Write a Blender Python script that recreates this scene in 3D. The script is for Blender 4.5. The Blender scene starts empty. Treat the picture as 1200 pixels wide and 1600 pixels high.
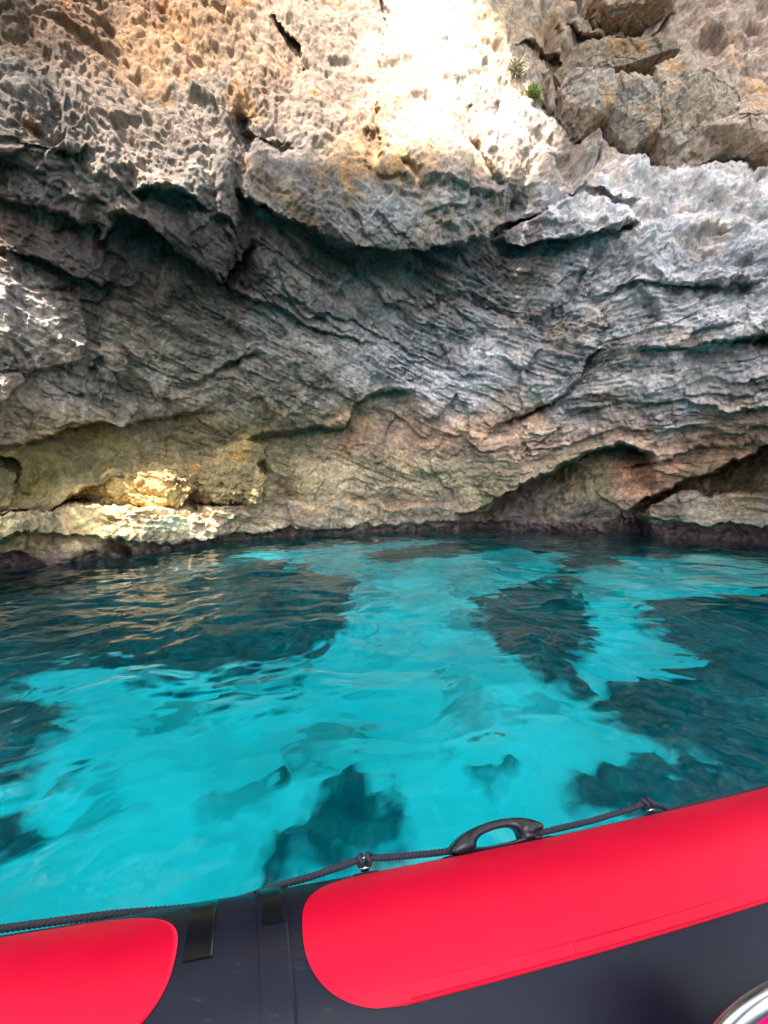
import bpy, bmesh, math
import numpy as np
from mathutils import Vector, Matrix
from mathutils.geometry import delaunay_2d_cdt
R_ = math.radians

# ------------------------------------------------------------------ camera, sky, sun, exposure
EYE = 1.5                               # eye height over the water
FOC = 600.0                             # wide phone lens, in photo pixels (photo 1200 x 1600)
PIT = math.atan(30 / 600.0)             # slight downward tilt
SUN = np.array([0.23, 0.52, -0.82]); SUN /= np.linalg.norm(SUN)   # the way sunlight travels

sc = bpy.context.scene
sc.render.resolution_x, sc.render.resolution_y = 768, 1024
cam = bpy.data.cameras.new('camera')
cam_o = bpy.data.objects.new('camera', cam)
sc.collection.objects.link(cam_o)
cam_o.location = (0, 0, EYE)
cam_o.rotation_euler = (math.pi / 2 - PIT, 0, 0)
cam.sensor_fit = 'VERTICAL'; cam.sensor_height = 36.0
cam.lens = 36.0 * FOC / 1600.0
cam.clip_start = 0.02; cam.clip_end = 3000
sc.camera = cam_o

w = bpy.data.worlds.new('World'); sc.world = w; w.use_nodes = True
wn = w.node_tree; wn.nodes.clear()
sky = wn.nodes.new('ShaderNodeTexSky'); sky.sky_type = 'NISHITA'; sky.sun_disc = False
sky.sun_elevation = math.asin(-SUN[2])
sky.sun_rotation = math.atan2(-SUN[0], -SUN[1])
sky.dust_density = 2.0
bg = wn.nodes.new('ShaderNodeBackground'); bg.inputs['Strength'].default_value = 0.15
wo = wn.nodes.new('ShaderNodeOutputWorld')
hs = wn.nodes.new('ShaderNodeHueSaturation'); hs.inputs['Saturation'].default_value = 0.40   # hazy summer sky
wn.links.new(sky.outputs[0], hs.inputs['Color']); wn.links.new(hs.outputs[0], bg.inputs[0]); wn.links.new(bg.outputs[0], wo.inputs[0])

sl = bpy.data.lights.new('sun', 'SUN'); sl.energy = 4.6; sl.angle = R_(0.5); sl.color = (1.0, 0.95, 0.89)
so = bpy.data.objects.new('sun', sl); sc.collection.objects.link(so)
so.rotation_euler = Vector(SUN.tolist()).to_track_quat('-Z', 'Y').to_euler()

sc.view_settings.view_transform = 'Standard'; sc.view_settings.look = 'None'
sc.view_settings.gamma = 1.0; sc.view_settings.exposure = 1.92
sc.cycles.max_bounces = 12; sc.cycles.diffuse_bounces = 5; sc.cycles.transmission_bounces = 8
sc.cycles.caustics_refractive = True; sc.cycles.caustics_reflective = False
sc.cycles.sample_clamp_indirect = 6.0
sc.cycles.use_denoising = True

# ------------------------------------------------------------------ helpers
def ray(px, py):
    u = (np.asarray(px, float) - 600) / FOC; v = (800 - np.asarray(py, float)) / FOC
    c, s = math.cos(PIT), math.sin(PIT)
    return np.stack([u, c + v * s, -s + v * c], -1)

def at(px, py, depth):
    """World point seen at photo position (px, py), depth metres ahead (world y)."""
    d = ray(px, py)
    return np.array([0, 0, EYE]) + d * (np.asarray(depth, float) / d[..., 1])[..., None]

def sstep(a, b, x):
    t = np.clip((x - a) / (b - a), 0, 1)
    return t * t * (3 - 2 * t)

def _hash(ix, iy, iz, seed):
    h = (ix.astype(np.uint32) * np.uint32(374761393) + iy.astype(np.uint32) * np.uint32(668265263)
         + iz.astype(np.uint32) * np.uint32(2147483647) + np.uint32(seed * 974711 + 12345))
    h = (h ^ (h >> np.uint32(13))) * np.uint32(1274126177)
    h ^= h >> np.uint32(16)
    h *= np.uint32(2246822519)
    return h ^ (h >> np.uint32(15))

_G = np.random.default_rng(7).normal(size=(256, 3)); _G /= np.linalg.norm(_G, axis=1)[:, None]
_G = _G.astype(np.float32)

def perlin(P, seed=0):
    P = np.asarray(P, np.float32).reshape(-1, 3); out = np.empty(len(P), np.float32)
    for a in range(0, len(P), 250000):
        p = P[a:a + 250000]; i = np.floor(p).astype(np.int64); f = p - i
        u = f * f * f * (f * (f * 6 - 15) + 10); r = np.zeros(len(p), np.float32)
        for dx in (0, 1):
            for dy in (0, 1):
                for dz in (0, 1):
                    g = _G[_hash(i[:, 0] + dx, i[:, 1] + dy, i[:, 2] + dz, seed) & np.uint32(255)]
                    wgt = ((u[:, 0] if dx else 1 - u[:, 0]) * (u[:, 1] if dy else 1 - u[:, 1]) * (u[:, 2] if dz else 1 - u[:, 2]))
                    r += wgt * (g[:, 0] * (f[:, 0] - dx) + g[:, 1] * (f[:, 1] - dy) + g[:, 2] * (f[:, 2] - dz))
        out[a:a + 250000] = r * 1.5
    return out

def fbm(P, octv=4, gain=0.5, seed=0):
    P = np.asarray(P, np.float32); r = 0; a = 1.0
    for o in range(octv):
        r = r + a * perlin(P * (2.03 ** o), seed + o); a *= gain
    return r

def ridged(P, octv=3, gain=0.5, seed=0):
    P = np.asarray(P, np.float32); r = 0; a = 1.0
    for o in range(octv):
        r = r + a * (0.6 - 2 * np.abs(perlin(P * (2.1 ** o), seed + o))); a *= gain
    return r

def worley(P, seed=0):
    P = np.asarray(P, np.float32).reshape(-1, 3)
    F1 = np.empty(len(P), np.float32); F2 = np.empty(len(P), np.float32); ID = np.empty(len(P), np.float32)
    for a in range(0, len(P), 250000):
        p = P[a:a + 250000]; i = np.floor(p).astype(np.int64); f = p - i
        f1 = np.full(len(p), 9, np.float32); f2 = f1.copy(); idd = f1.copy()
        for dx in (-1, 0, 1):
            for dy in (-1, 0, 1):
                for dz in (-1, 0, 1):
                    h = _hash(i[:, 0] + dx, i[:, 1] + dy, i[:, 2] + dz, seed)
                    cx = (h & np.uint32(1023)) / 1023.0; cy = ((h >> np.uint32(10)) & np.uint32(1023)) / 1023.0
                    cz = ((h >> np.uint32(20)) & np.uint32(1023)) / 1023.0
                    d = np.sqrt((dx + cx - f[:, 0]) ** 2 + (dy + cy - f[:, 1]) ** 2 + (dz + cz - f[:, 2]) ** 2).astype(np.float32)
                    m = d < f1
                    f2 = np.where(m, f1, np.minimum(f2, d)); idd = np.where(m, (h >> np.uint32(7) & np.uint32(255)) / 255.0, idd); f1 = np.where(m, d, f1)
        F1[a:a + 250000] = f1; F2[a:a + 250000] = f2; ID[a:a + 250000] = idd
    return F1, F2, ID

def facets(P, seed, flat=1.0):
    """Broken stone: every cell of a Worley pattern is a tilted plane with a step to its neighbours."""
    P = np.asarray(P, np.float32).reshape(-1, 3); out = np.empty(len(P), np.float32)
    for a in range(0, len(P), 250000):
        p = P[a:a + 250000]; i = np.floor(p).astype(np.int64); f = p - i
        f1 = np.full(len(p), 9, np.float32); v = np.zeros(len(p), np.float32)
        for dx in (-1, 0, 1):
            for dy in (-1, 0, 1):
                for dz in (-1, 0, 1):
                    h = _hash(i[:, 0] + dx, i[:, 1] + dy, i[:, 2] + dz, seed)
                    ox = f[:, 0] - dx - (h & np.uint32(1023)) / 1023.0; oy = f[:, 1] - dy - ((h >> np.uint32(10)) & np.uint32(1023)) / 1023.0
                    oz = f[:, 2] - dz - ((h >> np.uint32(20)) & np.uint32(1023)) / 1023.0
                    d = (ox * ox + oy * oy + oz * oz).astype(np.float32); m = d < f1
                    if not m.any(): continue
                    g = _G[(h[m] * np.uint32(2654435761)) >> np.uint32(24)]
                    v[m] = g[:, 0] * ox[m] + g[:, 1] * oy[m] + g[:, 2] * oz[m] + .35 * g[:, 0] * flat
                    f1[m] = d[m]
        out[a:a + 250000] = v
    return out

def tag(o, label=None, cat=None, group=None, kind=None):
    if label: o['label'] = label
    if cat: o['category'] = cat
    if group: o['group'] = group
    if kind: o['kind'] = kind
    return o

def link(o, parent=None):
    sc.collection.objects.link(o)
    if parent: o.parent = parent
    return o

def empty(name, loc=(0, 0, 0)):
    o = bpy.data.objects.new(name, None); o.location = loc
    return link(o)

def mesh_np(name, V, Q, mat, parent=None, smooth=True, col=None, attrs=None, tri=False):
    """A mesh object from numpy vertices and quads (or triangles)."""
    me = bpy.data.meshes.new(name); V = np.asarray(V, np.float32); Q = np.asarray(Q, np.int32); k = Q.shape[1]
    me.vertices.add(len(V)); me.vertices.foreach_set('co', V.ravel())
    me.loops.add(Q.size); me.loops.foreach_set('vertex_index', Q.ravel())
    me.polygons.add(len(Q)); me.polygons.foreach_set('loop_start', np.arange(0, Q.size, k, dtype=np.int32))
    me.polygons.foreach_set('loop_total', np.full(len(Q), k, np.int32))
    me.polygons.foreach_set('use_smooth', np.full(len(Q), smooth, bool))
    me.update(calc_edges=True)
    if col is not None:
        a = me.color_attributes.new('tint', 'FLOAT_COLOR', 'POINT')
        a.data.foreach_set('color', np.concatenate([col, np.ones((len(V), 1))], 1).astype(np.float32).ravel())
    for n, v in (attrs or {}).items():
        a = me.attributes.new(n, 'FLOAT', 'POINT'); a.data.foreach_set('value', np.asarray(v, np.float32))
    me.materials.append(mat)
    return link(bpy.data.objects.new(name, me), parent)

def grid_quads(nr, nc):
    i = np.arange(nr - 1)[:, None] * nc + np.arange(nc - 1)[None]
    return np.stack([i, i + 1, i + nc + 1, i + nc], -1).reshape(-1, 4)

def bm_obj(name, bm, mat, parent=None, smooth=True):
    me = bpy.data.meshes.new(name); bmesh.ops.recalc_face_normals(bm, faces=bm.faces)
    for f in bm.faces: f.smooth = smooth
    bm.to_mesh(me); bm.free(); me.materials.append(mat)
    return link(bpy.data.objects.new(name, me), parent)

# ------------------------------------------------------------------ materials
def new_mat(name):
    m = bpy.data.materials.new(name); m.use_nodes = True
    nt = m.node_tree; b = nt.nodes['Principled BSDF']
    return m, nt, b

def N(nt, t, **kw):
    n = nt.nodes.new(t)
    for k, v in kw.items():
        if k in n.inputs.keys(): n.inputs[k].default_value = v
        else: setattr(n, k, v)
    return n

def ramp(nt, src, stops):
    r = N(nt, 'ShaderNodeValToRGB'); e = r.color_ramp.elements
    while len(e) < len(stops): e.new(0.5)
    for k, (p, c) in enumerate(stops):
        e[k].position = p; e[k].color = (*c, 1) if len(c) == 3 else c
    nt.links.new(src, r.inputs[0]); return r

def mixc(nt, mode, fac, a, b):
    n = N(nt, 'ShaderNodeMix', data_type='RGBA', blend_type=mode)
    for sock, v in ((n.inputs[0], fac), (n.inputs[6], a), (n.inputs[7], b)):
        if hasattr(v, 'links'): nt.links.new(v, sock)
        else: sock.default_value = v
    return n.outputs[2]

def rock_material(name, bump=0.5):
    m, nt, b = new_mat(name); L = nt.links
    at_ = N(nt, 'ShaderNodeVertexColor', layer_name='tint')
    geo = N(nt, 'ShaderNodeNewGeometry')
    n1 = N(nt, 'ShaderNodeTexNoise', Scale=9.0, Detail=8.0, Roughness=0.7); L.new(geo.outputs['Position'], n1.inputs['Vector'])
    n2 = N(nt, 'ShaderNodeTexNoise', Scale=2.3, Detail=6.0, Roughness=0.65); L.new(geo.outputs['Position'], n2.inputs['Vector'])
    n3 = N(nt, 'ShaderNodeTexNoise', Scale=34.0, Detail=5.0, Roughness=0.75); L.new(geo.outputs['Position'], n3.inputs['Vector'])
    r1 = ramp(nt, n1.outputs[0], [(0.30, (0.50, 0.50, 0.52)), (0.50, (0.96, 0.95, 0.93)), (0.70, (1.5, 1.46, 1.4))])
    c = mixc(nt, 'MULTIPLY', 1.0, at_.outputs[0], r1.outputs[0])
    r2 = ramp(nt, n2.outputs[0], [(0.35, (0.78, 0.80, 0.84)), (0.65, (1.20, 1.14, 1.06))])
    c = mixc(nt, 'MULTIPLY', 1.0, c, r2.outputs[0])
    r3 = ramp(nt, n3.outputs[0], [(0.36, (0.62, 0.62, 0.62)), (0.5, (1, 1, 1)), (0.66, (1.35, 1.35, 1.35))])
    c = mixc(nt, 'MULTIPLY', 0.8, c, r3.outputs[0])
    L.new(c, b.inputs['Base Color']); b.inputs['Roughness'].default_value = 0.88
    b.inputs['Specular IOR Level'].default_value = 0.3
    bp = N(nt, 'ShaderNodeBump', Strength=bump, Distance=0.05)
    ad = N(nt, 'ShaderNodeMath', operation='ADD'); L.new(n1.outputs[0], ad.inputs[0])
    ml = N(nt, 'ShaderNodeMath', operation='MULTIPLY'); ml.inputs[1].default_value = 0.45
    L.new(n3.outputs[0], ml.inputs[0]); L.new(ml.outputs[0], ad.inputs[1])
    L.new(ad.outputs[0], bp.inputs['Height']); L.new(bp.outputs[0], b.inputs['Normal'])
    return m

ROCK = rock_material('limestone', 1.0)

# ------------------------------------------------------------------ the cliff
# base shape: (photo x, photo y, metres ahead)
BASE = np.array([
 # water line
 (-450, 1010, 4.2), (-200, 920, 6.0), (0, 885, 7.7), (100, 880, 8.1), (200, 864, 9.4), (300, 853, 10.7), (370, 843, 11.9), (500, 834, 13.7), (650, 828, 15.2), (800, 830, 14.7),
 (900, 832, 14.3), (1000, 836, 13.4), (1100, 843, 12.2), (1200, 849, 11.3), (1400, 880, 8.5), (1650, 960, 5.2),
 # ledge top and recess above it
 (0, 795, 7.5), (200, 792, 8.9), (350, 785, 11.2), (500, 785, 13.2), (650, 785, 14.5), (800, 785, 14.0), (1000, 790, 12.7), (1200, 790, 11.0),
 (-200, 760, 6.2), (0, 740, 8.3), (120, 740, 9.9), (250, 735, 11.2), (380, 735, 12.6), (500, 720, 13.5), (650, 720, 14.0), (800, 720, 13.4), (1000, 720, 12.4), (1200, 730, 11.0),
 # middle
 (-400, 600, 7.2), (-150, 600, 7.8), (0, 600, 8.3), (150, 620, 9.6), (300, 620, 10.9), (450, 610, 11.6), (600, 600, 12.9), (750, 600, 12.7), (900, 600, 12.0), (1050, 600, 11.1), (1200, 600, 10.0), (1500, 600, 7.6),
 (0, 480, 8.2), (150, 480, 9.1), (300, 480, 9.9), (450, 480, 10.9), (600, 480, 12.0), (750, 480, 12.0), (900, 480, 11.4), (1050, 480, 10.6), (1200, 480, 9.7),
 # overhanging masses
 (-400, 330, 8.0), (-150, 330, 8.1), (0, 320, 7.8), (150, 310, 7.9), (300, 320, 8.4), (390, 320, 8.9), (480, 340, 9.7), (600, 360, 10.3), (700, 355, 10.4), (800, 330, 10.9), (900, 360, 10.9), (1050, 350, 10.7), (1200, 350, 10.0), (1500, 330, 8.0),
 (0, 200, 7.0), (150, 200, 7.8), (280, 200, 8.3), (380, 200, 9.2), (470, 235, 9.7), (590, 250, 10.1), (700, 270, 10.0), (790, 280, 10.2), (850, 220, 11.2), (930, 200, 12.0), (1050, 200, 12.2), (1200, 200, 11.7), (1500, 200, 9.6),
 # upper face leaning back
 (-400, 50, 8.6), (-150, 50, 8.2), (0, 50, 7.6), (150, 60, 8.6), (300, 80, 9.4), (420, 90, 10.3), (585, 100, 11.6), (680, 110, 11.4), (780, 130, 11.6), (860, 120, 12.5), (950, 100, 13.2), (1080, 80, 13.5), (1200, 80, 13.0), (1500, 50, 10.8),
 (0, -20, 7.8), (200, -20, 9.4), (400, -20, 11.4), (590, -20, 13.2), (700, -20, 13.0), (800, -20, 13.4), (950, -20, 14.6), (1100, -20, 14.8), (1250, -20, 14.0),
 (-450, -350, 7.5), (0, -350, 11.0), (300, -350, 14.0), (600, -350, 17.5), (900, -350, 19.0), (1200, -350, 18.0), (1650, -350, 14.0),
 (-450, -700, 11), (0, -700, 15), (600, -700, 23), (1200, -700, 23), (1650, -700, 18),
 # under water
 (-450, 1250, 4.6), (0, 1080, 8.3), (200, 1040, 9.8), (400, 1010, 12.8), (650, 990, 15.4), (900, 990, 14.5), (1200, 1020, 11.8), (1650, 1150, 5.6),
], float)

def tps_fit(pts, vals, lam=0.0):
    n = len(pts); p = pts / 1000.0
    d = np.linalg.norm(p[:, None] - p[None], axis=-1); K = np.where(d > 0, d * d * np.log(d + 1e-12), 0) + lam * np.eye(n)
    A = np.zeros((n + 3, n + 3)); A[:n, :n] = K; A[:n, n] = 1; A[:n, n + 1:] = p; A[n, :n] = 1; A[n + 1:, :n] = p.T
    return p, np.linalg.solve(A, np.concatenate([vals, np.zeros(3)]))

def tps_eval(fit, X, Y):
    p, c = fit; n = len(p); q = np.stack([X.ravel(), Y.ravel()], -1) / 1000.0; out = np.empty(len(q))
    for a in range(0, len(q), 20000):
        b = q[a:a + 20000]; d2 = ((b[:, None] - p[None]) ** 2).sum(-1)
        out[a:a + 20000] = (0.5 * d2 * np.log(d2 + 1e-12)) @ c[:n] + c[n] + b @ c[n + 1:]
    return out.reshape(X.shape)

BFIT = tps_fit(BASE[:, :2], BASE[:, 2], 0.0004)
def base_depth(px, py):
    return float(tps_eval(BFIT, np.array([float(px)]), np.array([float(py)]))[0])

# surface character and rock colour by place, recess shade painted dark, sunlit faces painted paler: x, y, knobbly, layered, r, g, b
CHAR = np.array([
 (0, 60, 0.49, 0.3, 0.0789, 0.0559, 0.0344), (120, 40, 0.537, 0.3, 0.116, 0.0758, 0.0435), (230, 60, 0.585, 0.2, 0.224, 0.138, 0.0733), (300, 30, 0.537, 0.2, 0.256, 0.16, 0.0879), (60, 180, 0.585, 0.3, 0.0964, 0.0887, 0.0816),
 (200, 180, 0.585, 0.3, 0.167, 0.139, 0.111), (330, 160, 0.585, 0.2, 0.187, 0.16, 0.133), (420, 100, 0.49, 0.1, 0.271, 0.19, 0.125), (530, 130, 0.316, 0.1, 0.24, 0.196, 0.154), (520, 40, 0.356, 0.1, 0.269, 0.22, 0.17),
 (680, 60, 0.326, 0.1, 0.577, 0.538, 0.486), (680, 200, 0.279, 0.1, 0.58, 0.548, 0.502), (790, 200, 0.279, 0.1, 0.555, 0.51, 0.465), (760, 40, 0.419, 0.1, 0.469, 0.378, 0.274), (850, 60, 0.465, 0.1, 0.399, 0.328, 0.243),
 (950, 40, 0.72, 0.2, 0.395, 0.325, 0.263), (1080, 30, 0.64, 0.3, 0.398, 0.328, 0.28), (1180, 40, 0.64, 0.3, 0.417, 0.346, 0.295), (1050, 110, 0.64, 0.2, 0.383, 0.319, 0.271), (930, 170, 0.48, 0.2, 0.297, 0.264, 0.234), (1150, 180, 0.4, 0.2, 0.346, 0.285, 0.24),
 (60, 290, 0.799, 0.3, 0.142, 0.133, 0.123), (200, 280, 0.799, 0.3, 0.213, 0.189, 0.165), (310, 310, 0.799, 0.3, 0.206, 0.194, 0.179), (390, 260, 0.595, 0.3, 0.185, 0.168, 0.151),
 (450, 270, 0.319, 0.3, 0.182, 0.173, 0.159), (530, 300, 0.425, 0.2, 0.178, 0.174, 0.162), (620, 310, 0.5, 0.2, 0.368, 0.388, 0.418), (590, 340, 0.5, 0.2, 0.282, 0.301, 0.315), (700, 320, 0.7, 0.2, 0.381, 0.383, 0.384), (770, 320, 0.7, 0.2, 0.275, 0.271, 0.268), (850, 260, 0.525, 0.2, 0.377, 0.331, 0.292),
 (60, 370, 0.55, 0.4, 0.105, 0.088, 0.08), (120, 430, 0.55, 0.6, 0.105, 0.088, 0.08), (250, 390, 0.55, 0.5, 0.102, 0.0883, 0.0837), (320, 440, 0.55, 0.6, 0.116, 0.0968, 0.088), (220, 450, 0.55, 0.6, 0.116, 0.0968, 0.088), (300, 500, 0.3, 0.8, 0.165, 0.154, 0.132), (390, 420, 0.55, 0.6, 0.102, 0.0883, 0.0837),  # recesses under the left masses, shade painted into the colour
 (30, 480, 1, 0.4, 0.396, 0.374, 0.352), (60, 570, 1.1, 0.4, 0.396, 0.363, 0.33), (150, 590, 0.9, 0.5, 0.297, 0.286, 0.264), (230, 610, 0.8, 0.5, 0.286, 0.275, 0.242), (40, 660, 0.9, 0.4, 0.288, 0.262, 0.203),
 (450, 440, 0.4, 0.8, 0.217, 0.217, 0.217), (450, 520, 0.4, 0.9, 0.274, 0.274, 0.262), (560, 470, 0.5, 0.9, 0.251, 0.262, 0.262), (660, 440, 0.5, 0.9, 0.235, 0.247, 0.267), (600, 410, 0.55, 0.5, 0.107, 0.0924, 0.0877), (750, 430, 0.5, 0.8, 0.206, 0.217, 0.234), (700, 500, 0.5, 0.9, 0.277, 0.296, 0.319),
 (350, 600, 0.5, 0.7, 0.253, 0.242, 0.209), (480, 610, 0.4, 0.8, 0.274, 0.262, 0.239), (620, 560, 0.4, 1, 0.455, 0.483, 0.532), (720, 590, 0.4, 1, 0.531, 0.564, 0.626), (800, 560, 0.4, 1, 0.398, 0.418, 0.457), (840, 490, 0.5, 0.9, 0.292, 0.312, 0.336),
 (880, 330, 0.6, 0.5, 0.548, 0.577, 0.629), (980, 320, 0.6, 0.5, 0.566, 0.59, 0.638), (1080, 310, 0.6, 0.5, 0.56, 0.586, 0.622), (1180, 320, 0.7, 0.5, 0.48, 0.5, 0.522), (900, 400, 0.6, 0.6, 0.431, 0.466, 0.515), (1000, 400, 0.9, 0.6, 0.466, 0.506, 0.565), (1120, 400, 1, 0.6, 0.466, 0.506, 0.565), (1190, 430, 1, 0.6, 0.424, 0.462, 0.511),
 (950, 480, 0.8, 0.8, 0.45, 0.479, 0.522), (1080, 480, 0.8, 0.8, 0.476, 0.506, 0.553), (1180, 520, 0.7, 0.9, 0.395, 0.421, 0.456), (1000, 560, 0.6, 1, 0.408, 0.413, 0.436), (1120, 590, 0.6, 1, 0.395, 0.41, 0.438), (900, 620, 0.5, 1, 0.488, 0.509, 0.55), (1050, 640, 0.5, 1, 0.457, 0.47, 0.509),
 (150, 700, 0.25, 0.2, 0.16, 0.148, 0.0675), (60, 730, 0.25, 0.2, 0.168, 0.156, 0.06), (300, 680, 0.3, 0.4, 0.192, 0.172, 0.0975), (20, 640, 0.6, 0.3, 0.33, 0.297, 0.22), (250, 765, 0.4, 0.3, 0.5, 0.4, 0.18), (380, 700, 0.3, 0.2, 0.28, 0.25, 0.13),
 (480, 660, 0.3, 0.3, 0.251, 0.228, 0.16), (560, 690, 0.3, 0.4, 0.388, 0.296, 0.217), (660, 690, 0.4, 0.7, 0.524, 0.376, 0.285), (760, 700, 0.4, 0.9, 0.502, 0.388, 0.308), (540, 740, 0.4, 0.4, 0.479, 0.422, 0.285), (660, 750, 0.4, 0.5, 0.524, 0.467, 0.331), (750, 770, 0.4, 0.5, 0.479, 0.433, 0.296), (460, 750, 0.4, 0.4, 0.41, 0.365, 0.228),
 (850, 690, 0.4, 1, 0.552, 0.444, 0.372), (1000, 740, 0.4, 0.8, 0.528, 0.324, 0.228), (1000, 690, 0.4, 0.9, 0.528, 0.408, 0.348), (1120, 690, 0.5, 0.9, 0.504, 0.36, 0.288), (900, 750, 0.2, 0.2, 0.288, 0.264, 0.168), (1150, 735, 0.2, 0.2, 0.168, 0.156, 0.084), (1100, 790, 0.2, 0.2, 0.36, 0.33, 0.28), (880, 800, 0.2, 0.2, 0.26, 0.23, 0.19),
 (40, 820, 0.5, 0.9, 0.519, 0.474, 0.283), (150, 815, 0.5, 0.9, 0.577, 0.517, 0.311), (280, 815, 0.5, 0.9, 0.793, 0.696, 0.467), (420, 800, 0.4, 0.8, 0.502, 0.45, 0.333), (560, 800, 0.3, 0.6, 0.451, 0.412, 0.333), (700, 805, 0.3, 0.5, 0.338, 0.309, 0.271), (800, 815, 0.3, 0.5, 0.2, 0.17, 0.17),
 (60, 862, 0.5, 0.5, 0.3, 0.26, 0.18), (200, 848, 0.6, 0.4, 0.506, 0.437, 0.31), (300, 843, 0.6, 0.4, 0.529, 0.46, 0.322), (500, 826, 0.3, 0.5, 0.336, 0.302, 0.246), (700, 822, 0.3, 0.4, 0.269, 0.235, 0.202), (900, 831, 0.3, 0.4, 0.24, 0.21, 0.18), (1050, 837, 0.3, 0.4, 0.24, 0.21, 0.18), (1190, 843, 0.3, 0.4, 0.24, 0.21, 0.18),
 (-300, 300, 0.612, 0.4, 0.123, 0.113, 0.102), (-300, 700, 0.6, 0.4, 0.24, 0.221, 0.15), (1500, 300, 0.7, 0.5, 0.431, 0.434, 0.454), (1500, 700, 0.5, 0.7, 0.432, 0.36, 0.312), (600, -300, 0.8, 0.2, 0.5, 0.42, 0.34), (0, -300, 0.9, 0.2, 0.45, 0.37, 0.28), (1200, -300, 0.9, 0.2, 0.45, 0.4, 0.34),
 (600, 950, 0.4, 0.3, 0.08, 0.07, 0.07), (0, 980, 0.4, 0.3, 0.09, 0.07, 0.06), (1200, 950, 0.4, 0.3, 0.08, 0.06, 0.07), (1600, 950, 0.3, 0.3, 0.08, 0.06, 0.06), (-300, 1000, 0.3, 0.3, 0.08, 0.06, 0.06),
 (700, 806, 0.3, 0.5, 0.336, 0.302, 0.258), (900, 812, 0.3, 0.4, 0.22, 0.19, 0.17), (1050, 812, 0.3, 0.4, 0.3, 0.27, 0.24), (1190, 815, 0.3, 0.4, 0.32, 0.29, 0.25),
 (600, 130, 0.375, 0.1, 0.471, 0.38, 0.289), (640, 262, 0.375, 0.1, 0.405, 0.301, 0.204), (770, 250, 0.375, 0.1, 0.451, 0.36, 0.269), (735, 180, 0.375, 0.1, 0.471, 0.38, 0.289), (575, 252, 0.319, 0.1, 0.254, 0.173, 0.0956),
 (450, 385, 0.45, 0.6, 0.114, 0.0986, 0.0935), (530, 420, 0.45, 0.7, 0.121, 0.105, 0.0997), (680, 412, 0.45, 0.7, 0.139, 0.121, 0.114), (770, 402, 0.45, 0.7, 0.152, 0.132, 0.125), (310, 385, 0.4, 0.5, 0.0952, 0.0825, 0.0782), (160, 400, 0.45, 0.5, 0.106, 0.0922, 0.0874), (20, 340, 0.45, 0.5, 0.13, 0.085, 0.07), (850, 395, 0.45, 0.6, 0.242, 0.238, 0.252),  # under-lip and brow recesses, darkened as painted shade
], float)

def idw(X, Y, pts, vals, power=3.2):
    out = np.zeros((X.size, vals.shape[1])); x = X.ravel(); y = Y.ravel()
    for a in range(0, len(x), 20000):
        d2 = (x[a:a + 20000, None] - pts[None, :, 0]) ** 2 + ((y[a:a + 20000, None] - pts[None, :, 1]) * 1.25) ** 2 + 120.0
        wgt = d2 ** (-power / 2 * 1.15); wgt /= wgt.sum(1, keepdims=True)
        out[a:a + 20000] = wgt @ vals
    return out

def graded(a, b, step, ext0, ext1, growth=1.06):
    mid = list(np.arange(a, b + step * .5, step)); lo = []; v = a; s = step
    while v > ext0: s *= growth; v -= s; lo.append(v)
    hi = []; v = mid[-1]; s = step
    while v < ext1: s *= growth; v += s; hi.append(v)
    return np.array(lo[::-1] + mid + hi)

STEP = 1.35
gx = graded(-30, 1230, STEP, -470, 1670); gy = graded(-40, 890, STEP, -720, 1260)
GX, GY = np.meshgrid(gx, gy)
NR, NC = GX.shape

# wander every drawn edge so that nothing is ruled
Q0 = np.stack([GX / 70, GY / 70, np.zeros_like(GX)], -1).reshape(-1, 3)
wx = ((fbm(Q0, 4, .6, 101) * 9 + fbm(Q0 * 4.5, 3, .6, 121) * 2.5)).reshape(GX.shape); wy = (fbm(Q0 + 31.7, 4, .6, 111) * 9 + fbm(Q0 * 4.5 + 11, 3, .6, 131) * 2.8).reshape(GX.shape)
WX, WY = GX + wx, GY + wy

D = tps_eval(BFIT, GX, GY)

D0 = D.copy()
def edge(poly):
    p = np.array(poly, float); yv = np.interp(WX, p[:, 0], p[:, 1])
    x0, x1 = p[0, 0], p[-1, 0]; m = min(18.0, (x1 - x0) / 4)
    return WY - yv, sstep(x0 - m, x0 + m, WX) * (1 - sstep(x1 - m, x1 + m, WX))

def lip(poly, A, L, B=0.0, Lu=30.0, wdt=4.0):
    """Rock above the line overhangs: below it the wall steps back A metres and returns over L."""
    global D
    d, t = edge(poly)
    D = D + t * (A * sstep(0, wdt, d) * np.exp(-np.maximum(d, 0) / L) - B * np.where(d < wdt, np.exp(-np.abs(np.minimum(d, 0)) / Lu), 0) * (1 - sstep(0, wdt, d)))

def sill(poly, A, L, wdt=4.0):
    """Rock below the line stands forward: above it the wall steps back A metres."""
    global D
    d, t = edge(poly)
    D = D + t * A * sstep(0, wdt, -d) * np.exp(-np.maximum(-d, 0) / L)

def forward(poly, A, wdt=5.0):
    """Rock below the line is a bench of its own, untouched by the hollows above it."""
    global D
    d, t = edge(poly)
    D = D + t * sstep(-1, wdt, d) * (D0 - A - D)

def seg_dist(poly):
    p = np.array(poly, float); best = np.full(GX.shape, 1e9)
    for a, b in zip(p[:-1], p[1:]):
        e = b - a; t = np.clip(((WX - a[0]) * e[0] + (WY - a[1]) * e[1]) / (e @ e), 0, 1)
        best = np.minimum(best, np.hypot(WX - a[0] - t * e[0], WY - a[1] - t * e[1]))
    return best

def groove(poly, A, wdt):
    global D
    D = D + A * np.exp(-(seg_dist(poly) / wdt) ** 2)

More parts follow.
